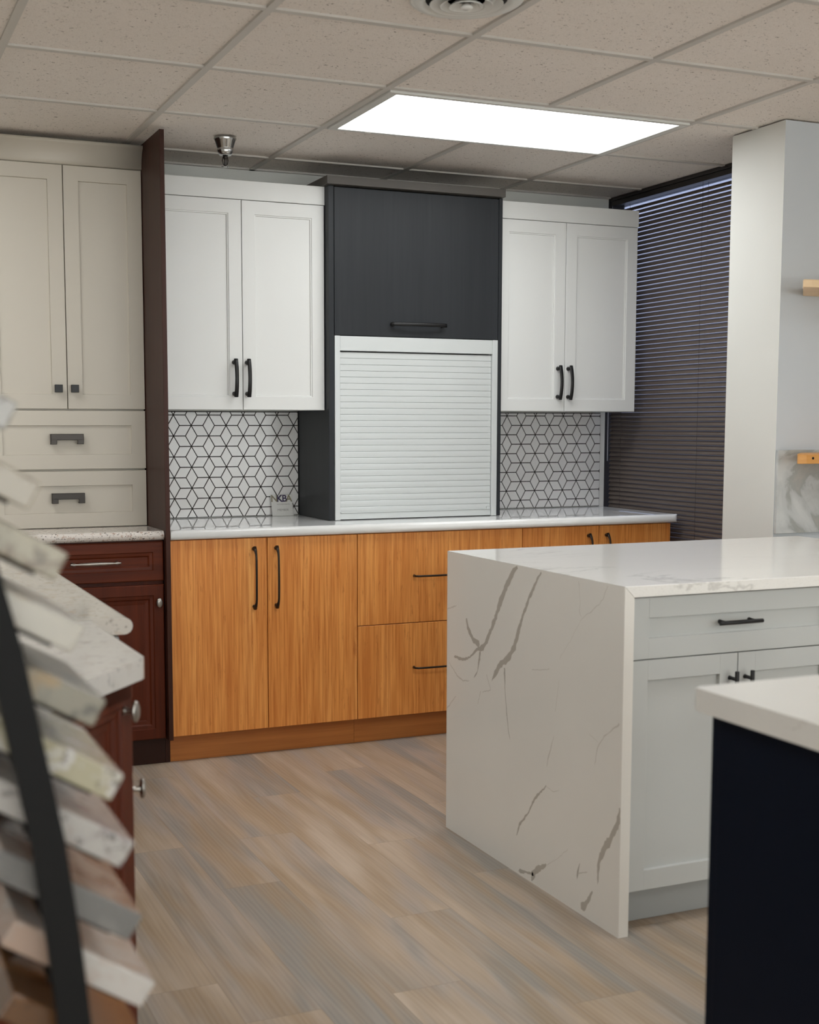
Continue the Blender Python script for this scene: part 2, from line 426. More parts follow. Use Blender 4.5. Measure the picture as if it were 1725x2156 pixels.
# sprinkler
cx, cy = .258, .062
t = thing('sprinkler_head', 'small metal fire sprinkler in a conical cup on the ceiling above the white cabinet', 'sprinkler', (cx, cy, H))
MB().lathe([(.043, .0), (.044, -.003), (.039, -.012), (.031, -.038), (.030, -.040), (.0315, -.043), (.026, -.060), (.021, -.066), (.008, -.068), (.006, -.050), (.028, -.036), (.038, -.002)], (cx, cy, H), seg=36).build('cup', 'chrome', t, t)
m = MB().lathe([(.009, -.066), (.010, -.072), (.006, -.078), (.0045, -.082), (.0045, -.100), (.003, -.106)], (cx, cy, H), seg=16)
m.tube([(cx-.009, cy, H-.070), (cx-.011, cy, H-.085), (cx-.008, cy, H-.098), (cx, cy, H-.106)], .0018, 8)
m.tube([(cx+.009, cy, H-.070), (cx+.011, cy, H-.085), (cx+.008, cy, H-.098), (cx, cy, H-.106)], .0018, 8)
m.build('nozzle', 'gunmetal', t, t)
m = MB().lathe([(.004, -.106), (.010, -.107), (.010, -.109), (.003, -.109)], (cx, cy, H), seg=24)
for k in range(12):
    an = 2*PI*k/12; m.M = T(cx, cy, 0, an); m.box(.008, .016, -.0018, .0018, H-.109, H-.107)
m.build('deflector', 'chrome', t, t)

# ================================================================== HANDLES (local: length along Z, grip towards -Y, base plane y=0)
def bow_pull(L=.155, h=.030, w=.0080):
    m = MB(); n = 16; P = []; Rr = []
    for i in range(n+1):
        s_ = i/n*2-1; z = s_*L/2*.99
        P.append((0, -h+.004-.014*(1-s_*s_), z)); Rr.append((w*(1+.10*abs(s_)), .0045))
    m.tube(P, Rr, 14, up=(1, 0, 0))
    for sg in (-1, 1):
        z = sg*(L/2-.014); m.tube([(0, 0, z), (0, -.004, z), (0, -.012, z), (0, -h+.002, z+sg*.004)], [.0095, .0092, .0070, .0066], 14)
    return m
def slim_pull(L=.245):
    m = MB(); n = 18; P = []; Rr = []
    for i in range(n+1):
        s_ = i/n*2-1; z = s_*L/2; f = abs(s_)
        y = -.034+.020*max(0, (f-.72)/.28)**1.4-.0*f
        P.append((0, y-.004*(1-s_*s_), z)); Rr.append((.0045+.0035*max(0, (f-.75)/.25)**1.2, .0035+.002*max(0, (f-.75)/.25)))
    m.tube(P, Rr, 12, up=(1, 0, 0))
    for sg in (-1, 1):
        z = sg*(L/2-.008); m.tube([(0, 0, z), (0, -.016, z)], [.0075, .0065], 12)
    return m
def wire_pull(L=.27, r=.0035, h=.03):
    m = MB(); P = [(0, 0, -L/2+.006), (0, -h*.7, -L/2+.004), (0, -h, -L/2+.014)]+[(0, -h-.004*(1-(s_/5)**2), s_/5*(L/2-.02)) for s_ in range(-4, 5)]+[(0, -h, L/2-.014), (0, -h*.7, L/2-.004), (0, 0, L/2-.006)]
    m.tube(P, [(.006, .006)]+[(.0042, r)]*(len(P)-2)+[(.006, .006)], 10, up=(1, 0, 0)); return m
def bar_pull(L=.139, r=.0058, h=.030, cc=.096):
    m = MB(); m.tube([(0, -h, -L/2), (0, -h, -L/2+.001), (0, -h, L/2-.001), (0, -h, L/2)], [r*.85, r, r, r*.85], 16)
    for sg in (-1, 1):
        z = sg*cc/2; m.tube([(0, 0, z), (0, -.006, z), (0, -h, z)], [.0062, .0050, .0046], 12)
    return m
def cup_pull(L=.127, hh=.040):
    """squared bridge handle, length along X"""
    m = MB(); t_ = .020
    m.box(-L/2, L/2, -t_, -t_+.004, -.004, hh/2, .0015)
    m.box(-L/2, L/2, -t_+.002, 0, hh/2-.004, hh/2, .0012)
    for sg in (-1, 1):
        x0, x1 = sorted((sg*L/2, sg*(L/2-.024)))
        m.box(x0, x1, -t_, -t_+.004, -hh/2, .0, .0015)
        a_, b_ = sorted((sg*L/2, sg*(L/2-.004))); m.box(a_, b_, -t_+.001, 0, -hh/2, hh/2, .001)
        m.box(x0, x1, -t_+.001, 0, -hh/2, -hh/2+.004, .001)
    return m
def spindle_pull(L=.19):
    m = MB(); P = []; Rr = []
    for i in range(25):
        s_ = i/24*2-1; P.append((s_*L/2, -.030, 0)); r = .0036+.0036*(1-(s_/.78)**2) if abs(s_) < .78 else .0035
        if .78 <= abs(s_) < .84: r = .0062
        if abs(s_) > .94: r = .0042
        Rr.append(r)
    m.tube(P, Rr, 14)
    for sg in (-1, 1):
        x = sg*L/2*.88; m.tube([(x, 0, .0), (x, -.012, 0), (x, -.030, 0)], [.0065, .0045, .005], 12)
    return m
def square_knob(w=.03):
    m = MB(); m.box(-.006, .006, -.018, 0, -.006, .006); m.box(-w/2, w/2, -.027, -.016, -w/2, w/2, .0015); return m
def oval_knob(a_=.012, b_=.0185):
    m = MB(); m.lathe([(.008, 0), (.006, -.003), (.0045, -.010), (.0055, -.016), (.006, -.019)], (0, 0, 0), 'y', 16)
    rings = []
    for f, y in ((.75, -.018), (1, -.020), (1, -.023), (.8, -.0255), (.3, -.0265)):
        rings.append(m.add([(a_*f*math.cos(2*PI*k/28), y, b_*f*math.sin(2*PI*k/28)) for k in range(28)]))
    for A, B in zip(rings, rings[1:]):
        for k in range(28): m.face([A[k], A[(k+1) % 28], B[(k+1) % 28], B[k]], 0, True)
    m.face(rings[0][::-1]); m.face(rings[-1]); return m
def put(mb, M_, name, mat, parent, root):
    mb.bm.transform(M_); return mb.build(name, mat, parent, root)

BEAD = [(0, .0015), (.0015, 0), (.054, 0), (.0555, .0035), (.0595, .0042), (.061, .0095)]
SHAK = [(0, .0012), (.0012, 0), (.0565, 0), (.0580, .0085)]
RAIS = [(0, .003), (.004, 0), (.040, 0), (.043, .004), (.054, .005), (.060, .0105), (.072, .0115), (.076, .0125)]
CLS = [(0, .0012), (.0012, 0)]

# ================================================================== BAMBOO BASE RUN
X = [0.0, .3927, .7781, 1.5460, 1.9327, 2.3124]
def base_cab(x0, x1, label, kind):
    t = thing('base_cabinet', label, 'cabinet', ((x0+x1)/2, .3, 0), 'bamboo base cabinets along the back wall')
    MB().box(x0+.0006, x1-.0006, .022, YW-.002, .107, .876).build('body', 'bamboo', t, t)
    MB().box(x0+.0006, x1-.0006, .042, .055, 0.001, .106).build('toe_kick', 'bamboo_flat', t, t)
    g = .0016
    if kind == 'doors':
        xm = (x0+x1)/2 if x0 > .1 else X[1]
        if x0 > 1: xm = X[4]
        for a_, b_, hx in ((x0, xm, xm-.056), (xm, x1, xm+.036)):
            d = MB().door(a_+g, b_-g, .109, .875, 0, CLS, .0215).build('door', 'bamboo', t, t)
            put(slim_pull(), T(hx, 0, .718), 'handle', 'bronze', d, t)
    else:
        for z0, z1, hz in ((.498, .875, .694), (.109, .495, .308)):
            d = MB().door(x0+g, x1-g, z0, z1, 0, CLS, .0215).build('drawer', 'bamboo', t, t)
            put(wire_pull(), T((x0+x1)/2, 0, hz, 0, PI/2), 'handle', 'bronze', d, t)
    return t
base_cab(X[0], X[2], 'honey bamboo base cabinet with two tall doors beside the dark wood panel', 'doors')
base_cab(X[2], X[3], 'honey bamboo base unit with two deep drawers, below the roller shutter cabinet', 'drawers')
base_cab(X[3], X[5], 'honey bamboo base cabinet nearest the window, mostly hidden behind the marble island', 'doors')

# white worktop: rolled front and right edge
m = MB(); zt, zb = .9140, .8785
yb, yf, xr = YW-.0015, -.020, 2.345
prof = [(yb, zb), (yf+.012, zb), (yf+.003, zb+.004), (yf, zb+.012), (yf+.0005, zt-.010), (yf+.005, zt-.0015), (yf+.012, zt+.0015), (yf+.024, zt+.0012), (yf+.036, zt), (yb, zt)]
# sweep the front profile, then close the right end with the same round
NL = 10
def ring_at(x, sh): return m.add([(x, max(p[0], yf+.0+sh) if p[0] < yf+.04 else p[0], p[1]) for p in prof])
rings = [ring_at(.0012, 0), ring_at(xr-.03, 0)]
for k in range(1, NL+1):
    an = k/NL*PI/2; rings.append(ring_at(xr-.03+.03*math.sin(an), .03*(1-math.cos(an))))
for A, B in zip(rings, rings[1:]):
    for k in range(len(prof)): m.face([A[k], A[(k+1) % len(prof)], B[(k+1) % len(prof)], B[k]], 0, k in (1, 2, 3, 4, 5, 6, 7))
m.face(rings[0][::-1]); m.face(rings[-1])
solo(m, 'worktop', 'white_quartz', 'glossy plain white worktop with rounded edge on the bamboo cabinets', 'worktop')

# ================================================================== BACKSPLASH TILES
def clip(poly, x0, x1, z0, z1):
    def cut(P, f, inter):
        out = []
        for i in range(len(P)):
            a_, b_ = P[i], P[(i+1) % len(P)]
            if f(a_): out.append(a_)
            if f(a_) != f(b_): out.append(inter(a_, b_))
        return out
    def ix(c): return lambda a_, b_: (c, a_[1]+(b_[1]-a_[1])*(c-a_[0])/(b_[0]-a_[0]))
    def iz(c): return lambda a_, b_: (a_[0]+(b_[0]-a_[0])*(c-a_[1])/(b_[1]-a_[1]), c)
    for f, i_ in ((lambda p: p[0] >= x0, ix(x0)), (lambda p: p[0] <= x1, ix(x1)), (lambda p: p[1] >= z0, iz(z0)), (lambda p: p[1] <= z1, iz(z1))):
        if len(poly) < 3: return []
        poly = cut(poly, f, i_)
    return poly
def backsplash(x0, x1, px, pz, label):
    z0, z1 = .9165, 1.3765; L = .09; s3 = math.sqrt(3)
    t = thing('tile_backsplash', label, 'backsplash', ((x0+x1)/2, .62, z0), 'rhombus tile backsplashes')
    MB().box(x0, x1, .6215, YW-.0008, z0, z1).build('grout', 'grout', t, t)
    m = MB(); g = .0021
    for i in range(-14, 30):
        for j in range(-14, 14):
            sx, sz = px+i*L*s3/2, pz+j*L+(i % 2)*L/2
            for dx, dz in ((0, L), (s3/2*L, L/2), (s3/2*L, -L/2)):
                ax, az = sx, sz; bx, bz = sx+dx, sz+dz; mx_, mz_ = (ax+bx)/2, (az+bz)/2
                nx, nz = -dz/L, dx/L; hh = L/(2*s3)
                P = [(ax, az), (mx_-nx*hh, mz_-nz*hh), (bx, bz), (mx_+nx*hh, mz_+nz*hh)]
                # shrink towards centre by the grout joint
                k = 1-g/(L/2*math.sin(PI/6))
                P = [(mx_+(p[0]-mx_)*k, mz_+(p[1]-mz_)*k) for p in P]
                P = clip(P, x0+.002, x1-.002, z0+.002, z1-.004)  # wider bare grout along the top stands in for the shadow line there
                ar = sum(P[q][0]*P[(q+1) % len(P)][1]-P[(q+1) % len(P)][0]*P[q][1] for q in range(len(P)))/2 if len(P) > 2 else 0
                if abs(ar) > 2e-5:
                    yy = .6196+random.uniform(-.0002, .0002)
                    F = m.add([(p[0], yy, p[1]) for p in P]); B = m.add([(p[0], .6218, p[1]) for p in P]); n = len(P)
                    for q in range(n): m.face([F[q], F[(q+1) % n], B[(q+1) % n], B[q]])
                    m.face(F)
    m.build('tiles', 'tile_glaze', t, t)
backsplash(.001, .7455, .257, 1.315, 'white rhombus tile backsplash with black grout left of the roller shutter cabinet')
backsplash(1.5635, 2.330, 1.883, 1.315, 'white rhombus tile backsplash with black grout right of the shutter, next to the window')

# ================================================================== WHITE UPPER CABINETS
def upper(x0, xm, x1, label):
    y = .2795
    t = thing('wall_cabinet', label, 'cabinet', ((x0+x1)/2, .45, 1.379), 'white shaker wall cabinets')
    m = MB().box(x0+.001, x1-.001, y+.021, YW-.001, 1.392, 2.224); m.box(x0+.001, x0+.018, y+.021, YW-.001, 1.379, 1.392); m.box(x1-.018, x1-.001, y+.021, YW-.001, 1.379, 1.392); m.box(x0+.018, x1-.018, y+.021, y+.036, 1.379, 1.392)
    m.build('body', 'carcass_white', t, t)
    for a_, b_, hx in ((x0, xm, xm-.037), (xm, x1, xm+.018)):
        d = MB().door(a_+.0013, b_-.0013, 1.379, 2.2225, y, BEAD, .0205).build('door', 'white_paint', t, t)
        put(bow_pull(), T(hx, y, 1.508), 'handle', 'black_metal', d, t)
    MB().box(x0+.001, x1+.001, y-.003, YW-.001, 2.2245, 2.2993, .001).build('cornice', 'white_paint', t, t)
upper(.001, .387, .7455, 'white two-door wall cabinet with black pulls between dark panel and charcoal cabinet')
upper(1.5635, 1.9138, 2.2966, 'white two-door wall cabinet with black pulls in front of the dark blinds')

# ================================================================== CHARCOAL APPLIANCE CABINET
yg = .235
t = thing('appliance_cabinet', 'tall charcoal wood cabinet with lift-up door above a silver roller shutter', 'cabinet', (1.155, .43, .9155))
MB().box(.7472, .7705, yg, YW-.001, .9155, 2.2995, .0008).build('side_panel', 'charcoal', t, t)
MB().box(1.5450, 1.5620, yg, YW-.001, .9155, 2.2995, .0008).build('side_panel', 'charcoal', t, t)
m = MB().box(.7707, 1.5448, YW-.02, YW-.001, .9155, 2.2995); m.box(.7707, 1.5448, yg+.03, YW-.02, 1.69, 1.705); m.box(.7707, 1.5448, yg+.022, YW-.02, 2.28, 2.2995)
m.build('body', 'charcoal', t, t)
d = MB().door(.7725, 1.5425, 1.6905, 2.2945, yg-.001, CLS, .021).build('door', 'charcoal', t, t)
put(bow_pull(.262, .026, .0075), T(1.152, yg-.001, 1.742, 0, PI/2), 'handle', 'black_metal', d, t)
m = MB().prism([(yg-.030, 2.334), (yg-.030, 2.301), (yg-.026, 2.300), (YW-.002, 2.300), (YW-.002, 2.334)], 'x', .731, 1.560, bev=.0008)
m.build('cornice', 'charcoal_flat', t, t)
# roller shutter
s = MB(); s.box(.7725, .7965, yg-.003, yg+.035, .9155, 1.6885, .0015); s.box(1.5165, 1.5425, yg-.003, yg+.035, .9155, 1.6885, .0015)
s.box(.7967, 1.5163, yg-.001, yg+.030, 1.6265, 1.6875, .0015)
fr = s.build('shutter_frame', 'aluminium', t, t)
m = MB(); n = 27; z0, z1 = .9180, 1.6225; st = (z1-z0)/n
for i in range(n):
    za = z0+i*st; yb_ = yg+.008
    if i == 0: prof = [(yb_-.004, za), (yb_-.004, za+st-.001), (yb_+.012, za+st-.001), (yb_+.012, za)]
    else: prof = [(yb_+.0016, za+.0003), (yb_+.0003, za+.0010), (yb_, za+st*.5), (yb_+.0004, za+st-.0026), (yb_+.0020, za+st-.0003), (yb_+.009, za+st-.0003), (yb_+.009, za+.0003)]
    m.prism(prof, 'x', .7975, 1.5155)
m.build('shutter', 'aluminium', fr, t)
m = MB().box(.80, 1.512, yg+.001, yg+.010, .944, .949, .0015); m.box(1.495, 1.512, yg-.001, yg+.012, .944, .957, .001)
m.build('grip', 'aluminium', fr, t)

# card
t = thing('membership_card', 'small white printed card leaning on the tiles on the white worktop', 'card', (.664, .588, .9142))
CM = T(.664, .5935, .9146, math.radians(-3)) @ Matrix.Rotation(math.radians(-8), 4, 'X') @ Matrix.Shear('XY', 4, (0, 0))
m = MB(CM @ Matrix(((1, 0, -.06, 0), (0, 1, 0, 0), (0, 0, 1, 0), (0, 0, 0, 1)))); m.box(-.049, .049, 0, .0035, .0, .094, .0008)
m.build('card', 'card_stock', t, t)
def text(body, size, x, z, mat, name, bold=0.0, sx=1.0):
    cu = bpy.data.curves.new(name, 'FONT'); cu.body = body; cu.size = size; cu.align_x = 'CENTER'; cu.extrude = .0002; cu.offset = bold; cu.resolution_u = 3
    tmp = bpy.data.objects.new(name, cu); COL.objects.link(tmp)
    me = bpy.data.meshes.new_from_object(tmp.evaluated_get(bpy.context.evaluated_depsgraph_get()))
    bpy.data.objects.remove(tmp)
    me.transform(Matrix.Translation(-Vector(t.location)) @ CM @ Matrix.Translation((x-.06*z, -.0004, z)) @ Matrix.Rotation(PI/2, 4, 'X') @ Matrix.Diagonal((sx, 1, 1, 1)))
    me.materials.clear(); me.materials.append(M[mat])
    o = bpy.data.objects.new(name, me); COL.objects.link(o); o.parent = t
text('N', .042, -.034, .064, 'ink_beige', 'lettering', .0010)
text('A', .042, .033, .064, 'ink_beige', 'lettering', .0010)
text('K', .042, -.0105, .064, 'ink_purple', 'lettering', .0014)
text('B', .042, .0125, .064, 'ink_purple', 'lettering', .0010)
text('KITCHEN+BATH', .0080, 0.006, .049, 'ink_grey', 'lettering')
text('MEMBER', .0140, .002, .022, 'ink_grey', 'lettering')

# ================================================================== DARK TALL PANEL
m = MB().box(-.0180, -.0005, -.020, YW-.001, .100, 2.4055, .0008); m.box(-.0180, -.0005, .042, YW-.001, 0, .1)
solo(m, 'divider_panel', 'panel_wood', 'tall thin dark wood divider panel between the cream hutch and white cabinets', 'panel')

# ================================================================== CREAM HUTCH
t = thing('hutch_cabinet', 'cream painted hutch with two doors and two drawers standing on the granite', 'cabinet', (-.325, .45, .9155))
y = .2800; xa, xm, xb = -.632, -.3235, -.0190
MB().box(xa+.001, xb-.002, y+.022, YW-.001, .9155, 2.308).build('body', 'cream_paint', t, t)
for a_, b_, hx in ((xa, xm, -.3605), (xm, xb, -.2985)):
    d = MB().door(a_+.0015, b_-.0015, 1.3795, 2.3065, y, SHAK, .021).build('door', 'cream_paint', t, t)
    put(square_knob(), T(hx, y, 1.4575), 'knob', 'black_metal', d, t)
for z0, z1, hz in ((1.1450, 1.3725, 1.2625), (.9165, 1.1370, 1.032)):
    d = MB().door(xa+.0015, xb-.0015, z0, z1, y, SHAK, .021).build('drawer', 'cream_paint', t, t)
    put(cup_pull(), T(-.332, y, hz), 'handle', 'gunmetal', d, t)
m = MB().prism([(y-.001, 2.309), (y-.005, 2.312), (y-.006, 2.325), (y-.009, 2.345), (y-.018, 2.368), (y-.030, 2.382), (y-.034, 2.386), (y-.034, 2.396), (YW-.002, 2.396), (YW-.002, 2.309)], 'x', xa-.03, xb, smooth=True)
m.build('cornice', 'cream_paint', t, t)

# ================================================================== GRANITE AND DARK BASE CABINET UNDER THE HUTCH
def bullnose(yf, yb, zt, zb, r=.006):
    h = (zt-zb)/2
    return [(yb, zb), (yf+h, zb)]+[(yf+h-h*math.sin(a_*PI/8), (zt+zb)/2-h*math.cos(a_*PI/8)) for a_ in range(1, 8)]+[(yf+h, zt), (yb, zt)]
m = MB().prism(bullnose(.0, YW-.001, .9145, .8790), 'x', -.6120, -.0195)
solo(m, 'granite_worktop', 'granite_speckled', 'speckled brown and white granite worktop under the cream hutch', 'worktop')
t = thing('base_cabinet', 'dark cherry base cabinet with one drawer over a raised panel door, left of the bamboo', 'cabinet', (-.29, .3, 0))
y = .012; xa, xb = -.556, -.0195
MB().box(xa+.001, xb, y+.022, YW-.001, .100, .878).build('body', 'cherry', t, t)
MB().box(xa+.001, xb, .040, .058, .001, .0995).build('toe_kick', 'kick_dark', t, t)
d = MB().door(xa+.0015, xb-.0015, .7225, .8740, y, RAIS[:6]+[(.0605, .0105)], .021).build('drawer', 'cherry_flat', t, t)
put(spindle_pull(), T(-.283, y+.0085, .7985), 'handle', 'pewter', d, t)
d = MB().door(xa+.0015, xb-.0015, .1040, .7075, y, RAIS, .021).build('door', 'cherry', t, t)
put(oval_knob(), T(-.044, y, .6395), 'knob', 'pewter', d, t)

# ================================================================== LEFT RUN AND PENINSULA
m = MB(); zt, zb = .9145, .879
m.prism([(-(x_), z_) for x_, z_ in bullnose(.614, 1.30, zt, zb)], 'y', -2.158, YW-.002)
solo(m, 'granite_worktop', 'granite_cream', 'long cream granite worktop running back along the left row of cabinets', 'worktop')
t = thing('base_cabinet', 'grey base cabinet under the long cream granite worktop at the left', 'cabinet', (-.96, -1.1, 0))
MB().box(-1.28, -.660, -2.145, YW-.002, .1, .8785).build('body', 'under_grey', t, t)
MB().box(-1.22, -.72, -2.10, YW-.002, 0.001, .0995).build('toe_kick', 'under_grey', t, t)
for k in range(4):
    ya = -2.14+k*.535
    d = MB(T(-.6395, 0, 0, PI/2)).door(ya+.002, ya+.531, .105, .872, 0, SHAK, .0195).build('door', 'under_grey', t, t)
    put(square_knob(), T(-.6395, ya+.05, .80, PI/2), 'knob', 'pewter', d, t)
# near piece with the clipped corner
def rc(P, r, n=5):
    out = []
    for i, p in enumerate(P):
        a_, b_ = Vector(P[i-1]), Vector(P[(i+1) % len(P)]); p = Vector(p)
        d0, d1 = (a_-p).normalized(), (b_-p).normalized(); k = r[i]
        if k == 0: out.append(tuple(p)); continue
        for q in range(n+1):
            s_ = q/n; out.append(tuple((p+d0*k)*(1-s_)**2+p*2*s_*(1-s_)+(p+d1*k)*s_**2))
    return out
out = rc([(-.697, -2.1595), (-.697, -2.640), (-.880, -2.862), (-1.34, -2.862), (-1.34, -2.1595)], [0, .02, .03, .03, 0])
m = MB().prism(out, 'z', zb, zt, bev=.011, seg=4)
solo(m, 'granite_worktop', 'granite_pale', 'pale polished granite worktop with a clipped corner on the near cherry cabinet', 'worktop')
t = thing('base_cabinet', 'dark cherry end cabinet with angled door, behind the stone sample rack', 'cabinet', (-1.0, -2.5, 0))
P0 = Vector((-.7200, -2.632)); P1 = Vector((-.896, -2.842))
MB().prism([(-.742, -2.1595), (-.742, -2.640), (-.903, -2.822), (-1.30, -2.822), (-1.30, -2.1595)], 'z', .1, .8785).build('body', 'cherry', t, t)
MB().prism([(-.80, -2.1595), (-.80, -2.60), (-.95, -2.77), (-1.28, -2.77), (-1.28, -2.1595)], 'z', .001, .0995).build('toe_kick', 'kick_dark', t, t)
dirv = (P0-P1).normalized(); ang = math.atan2(dirv.y, dirv.x); Ld = (P0-P1).length
AM = T(P1.x, P1.y, 0, ang)
MB(AM).box(.0, Ld, 0, .021, .845, .878).build('rail', 'cherry_flat', t, t)
d = MB(AM).door(.002, Ld-.001, .104, .874, 0, RAIS, .020).build('door', 'cherry', t, t)
put(oval_knob(), AM @ T(Ld-.030, 0, .828), 'knob', 'pewter', d, t)
SM = T(-.7200, 0, 0, PI/2)
for z0, z1, kz in ((.104, .700, .672), (.706, .874, .79)):
    d = MB(SM).door(-2.628, -2.165, z0, z1, 0, RAIS if z0 < .5 else RAIS[:6]+[(.0605, .0105)], .020).build('door' if z0 < .5 else 'drawer', 'cherry', t, t)
    put(oval_knob(), SM @ T(-2.600 if z0 < .5 else -2.40, 0, kz), 'knob', 'pewter', d, t)

# ================================================================== ISLAND
VEINS = [[(-1.581, 0.908, 0.008), (-1.56, 0.895, 0.011), (-1.523, 0.853, 0.012), (-1.488, 0.804, 0.013), (-1.452, 0.743, 0.011), (-1.415, 0.689, 0.009), (-1.39, 0.655, 0.01), (-1.371, 0.638, 0.013), (-1.332, 0.627, 0.006), (-1.285, 0.594, 0.004), (-1.244, 0.58, 0.006), (-1.174, 0.577, 0.006)], [(-1.717, 0.908, 0.004), (-1.685, 0.871, 0.006), (-1.652, 0.827, 0.008), (-1.619, 0.777, 0.007), (-1.591, 0.721, 0.011), (-1.569, 0.671, 0.012), (-1.522, 0.625, 0.013), (-1.48, 0.603, 0.013), (-1.455, 0.574, 0.011), (-1.431, 0.545, 0.002)], [(-1.259, 0.713, 0.004), (-1.27, 0.686, 0.011), (-1.304, 0.654, 0.01), (-1.351, 0.642, 0.013)], [(-1.355, 0.624, 0.006), (-1.348, 0.592, 0.007), (-1.339, 0.56, 0.002), (-1.313, 0.533, 0.004)], [(-1.139, 0.553, 0.002), (-1.196, 0.521, 0.004), (-1.239, 0.511, 0.004), (-1.286, 0.519, 0.002)], [(-1.119, 0.724, 0.003), (-1.172, 0.739, 0.004), (-1.193, 0.746, 0.002)], [(-1.51, 0.599, 0.006), (-1.515, 0.531, 0.002), (-1.525, 0.479, 0.003), (-1.536, 0.421, 0.002), (-1.549, 0.391, 0.002)], [(-1.914, 0.903, 0.002), (-1.921, 0.85, 0.001), (-1.919, 0.823, 0.003), (-1.932, 0.809, 0.001)], [(-2.052, 0.908, 0.002), (-2.03, 0.869, 0.002), (-1.989, 0.838, 0.002), (-1.932, 0.806, 0.001), (-1.874, 0.736, 0.001), (-1.819, 0.678, 0.001)], [(-1.674, 0.622, 0.002), (-1.772, 0.642, 0.002)], [(-1.799, 0.457, 0.001), (-1.77, 0.394, 0.005), (-1.76, 0.36, 0.002)], [(-2.117, 0.56, 0.005), (-2.073, 0.532, 0.002), (-2.042, 0.507, 0.003), (-2.019, 0.48, 0.003), (-2.006, 0.424, 0.002)], [(-1.76, 0.306, 0.002), (-1.7, 0.255, 0.006), (-1.662, 0.203, 0.003), (-1.61, 0.15, 0.006), (-1.593, 0.112, 0.002)], [(-2.126, 0.345, 0.004), (-2.121, 0.307, 0.01), (-2.091, 0.257, 0.012), (-2.056, 0.214, 0.014), (-2.033, 0.169, 0.008), (-2.029, 0.111, 0.003)], [(-2.007, 0.084, 0.004), (-1.984, 0.05, 0.009), (-1.951, 0.016, 0.016)], [(-1.766, 0.079, 0.004), (-1.722, 0.055, 0.013), (-1.694, 0.028, 0.013), (-1.684, 0.004, 0.005)], [(-1.694, 0.028, 0.007), (-1.654, 0.021, 0.004), (-1.608, 0.01, 0.009)], [(-1.88, 0.159, 0.002), (-1.819, 0.112, 0.001), (-1.766, 0.077, 0.002)], [(-1.942, 0.14, 0.001), (-1.933, 0.112, 0.006), (-1.928, 0.091, 0.002)], [(-1.933, 0.109, 0.004), (-1.982, 0.128, 0.002)], [(-1.398, 0.558, 0.003), (-1.425, 0.517, 0.003), (-1.367, 0.499, 0.002)], [(-1.36, 0.501, 0.003), (-1.341, 0.454, 0.002)], [(-1.19, 0.452, 0.002), (-1.123, 0.396, 0.004)], [(-1.821, 0.618, 0.001), (-1.802, 0.525, 0.002)], [(-1.76, 0.306, 0.001), (-1.798, 0.299, 0.002), (-1.834, 0.314, 0.001)], [(-1.975, 0.505, 0.001), (-2.019, 0.491, 0.001)]]
t = thing('island_worktop', 'white marbled island top with grey veined waterfall side', 'worktop', (1.34, -1.62, 0))
m = MB(); xi, xw, xe, ya, yb_ = .634, .664, 2.055, -2.130, -1.121
m.prism([(xi, .9140), (xi+.029, .8850), (xe, .8850), (xe, .9140)], 'y', ya, yb_, bev=.0012)
m.build('top_slab', 'island_quartz', t, t)
m = MB(); m.prism([(xi, .9136), (xi, .0), (xw, .0), (xw, .8836)], 'y', ya, yb_, bev=.0012)
random.seed(3)
for L_ in VEINS:
    # resample with a jagged edge
    P = []
    for (a0, b0, w0), (a1, b1, w1) in zip(L_, L_[1:]):
        d_ = math.hypot(a1-a0, b1-b0); n = max(1, int(d_/.008))
        for q in range(n):
            s_ = q/n; jit = .0016
            P.append((a0+(a1-a0)*s_+random.uniform(-jit, jit), b0+(b1-b0)*s_+random.uniform(-jit, jit), max(.0006, (w0+(w1-w0)*s_)*random.uniform(.65, 1.1))))
    P.append(L_[-1][:2]+(.0003,)); P[0] = (P[0][0], P[0][1], min(P[0][2], .012))
    prev = None; big = max(p[2] for p in L_) > .0058
    for i, (a0, b0, w0) in enumerate(P):
        q0, q1 = P[max(0, i-1)], P[min(len(P)-1, i+1)]
        tx, tz = q1[0]-q0[0], q1[1]-q0[1]; l_ = math.hypot(tx, tz) or 1; nx, nz = -tz/l_, tx/l_
        w0 = w0*(.85 if big else .65)
        k0 = (max(ya+.0015, min(yb_, a0+nx*w0)), max(.001, min(.912, b0+nz*w0))); k1 = (max(ya+.0015, min(yb_, a0-nx*w0)), max(.001, min(.912, b0-nz*w0)))
        v = m.add([(xi-.0003, *k0), (xi-.0003, *k1)])
        if prev: m.face([prev[0], prev[1], v[1], v[0]], 1 if big else 2)
        prev = v
m.build('waterfall_side', ['waterfall_quartz', 'vein_grey', 'vein_faint'], t, t)
def shaker5(x0, x1, z0, z1, y, st=.056, rl=.053, t_=.02):
    m = MB(); b = .0007
    m.box(x0, x0+st, y, y+t_, z0, z1, b); m.box(x1-st, x1, y, y+t_, z0, z1, b)
    m.box(x0+st, x1-st, y+.0002, y+t_, z0, z0+rl, b); m.box(x0+st, x1-st, y+.0002, y+t_, z1-rl, z1, b)
    m.box(x0+st-.004, x1-st+.004, y+.0115, y+t_-.001, z0+rl-.004, z1-rl+.004)
    return m
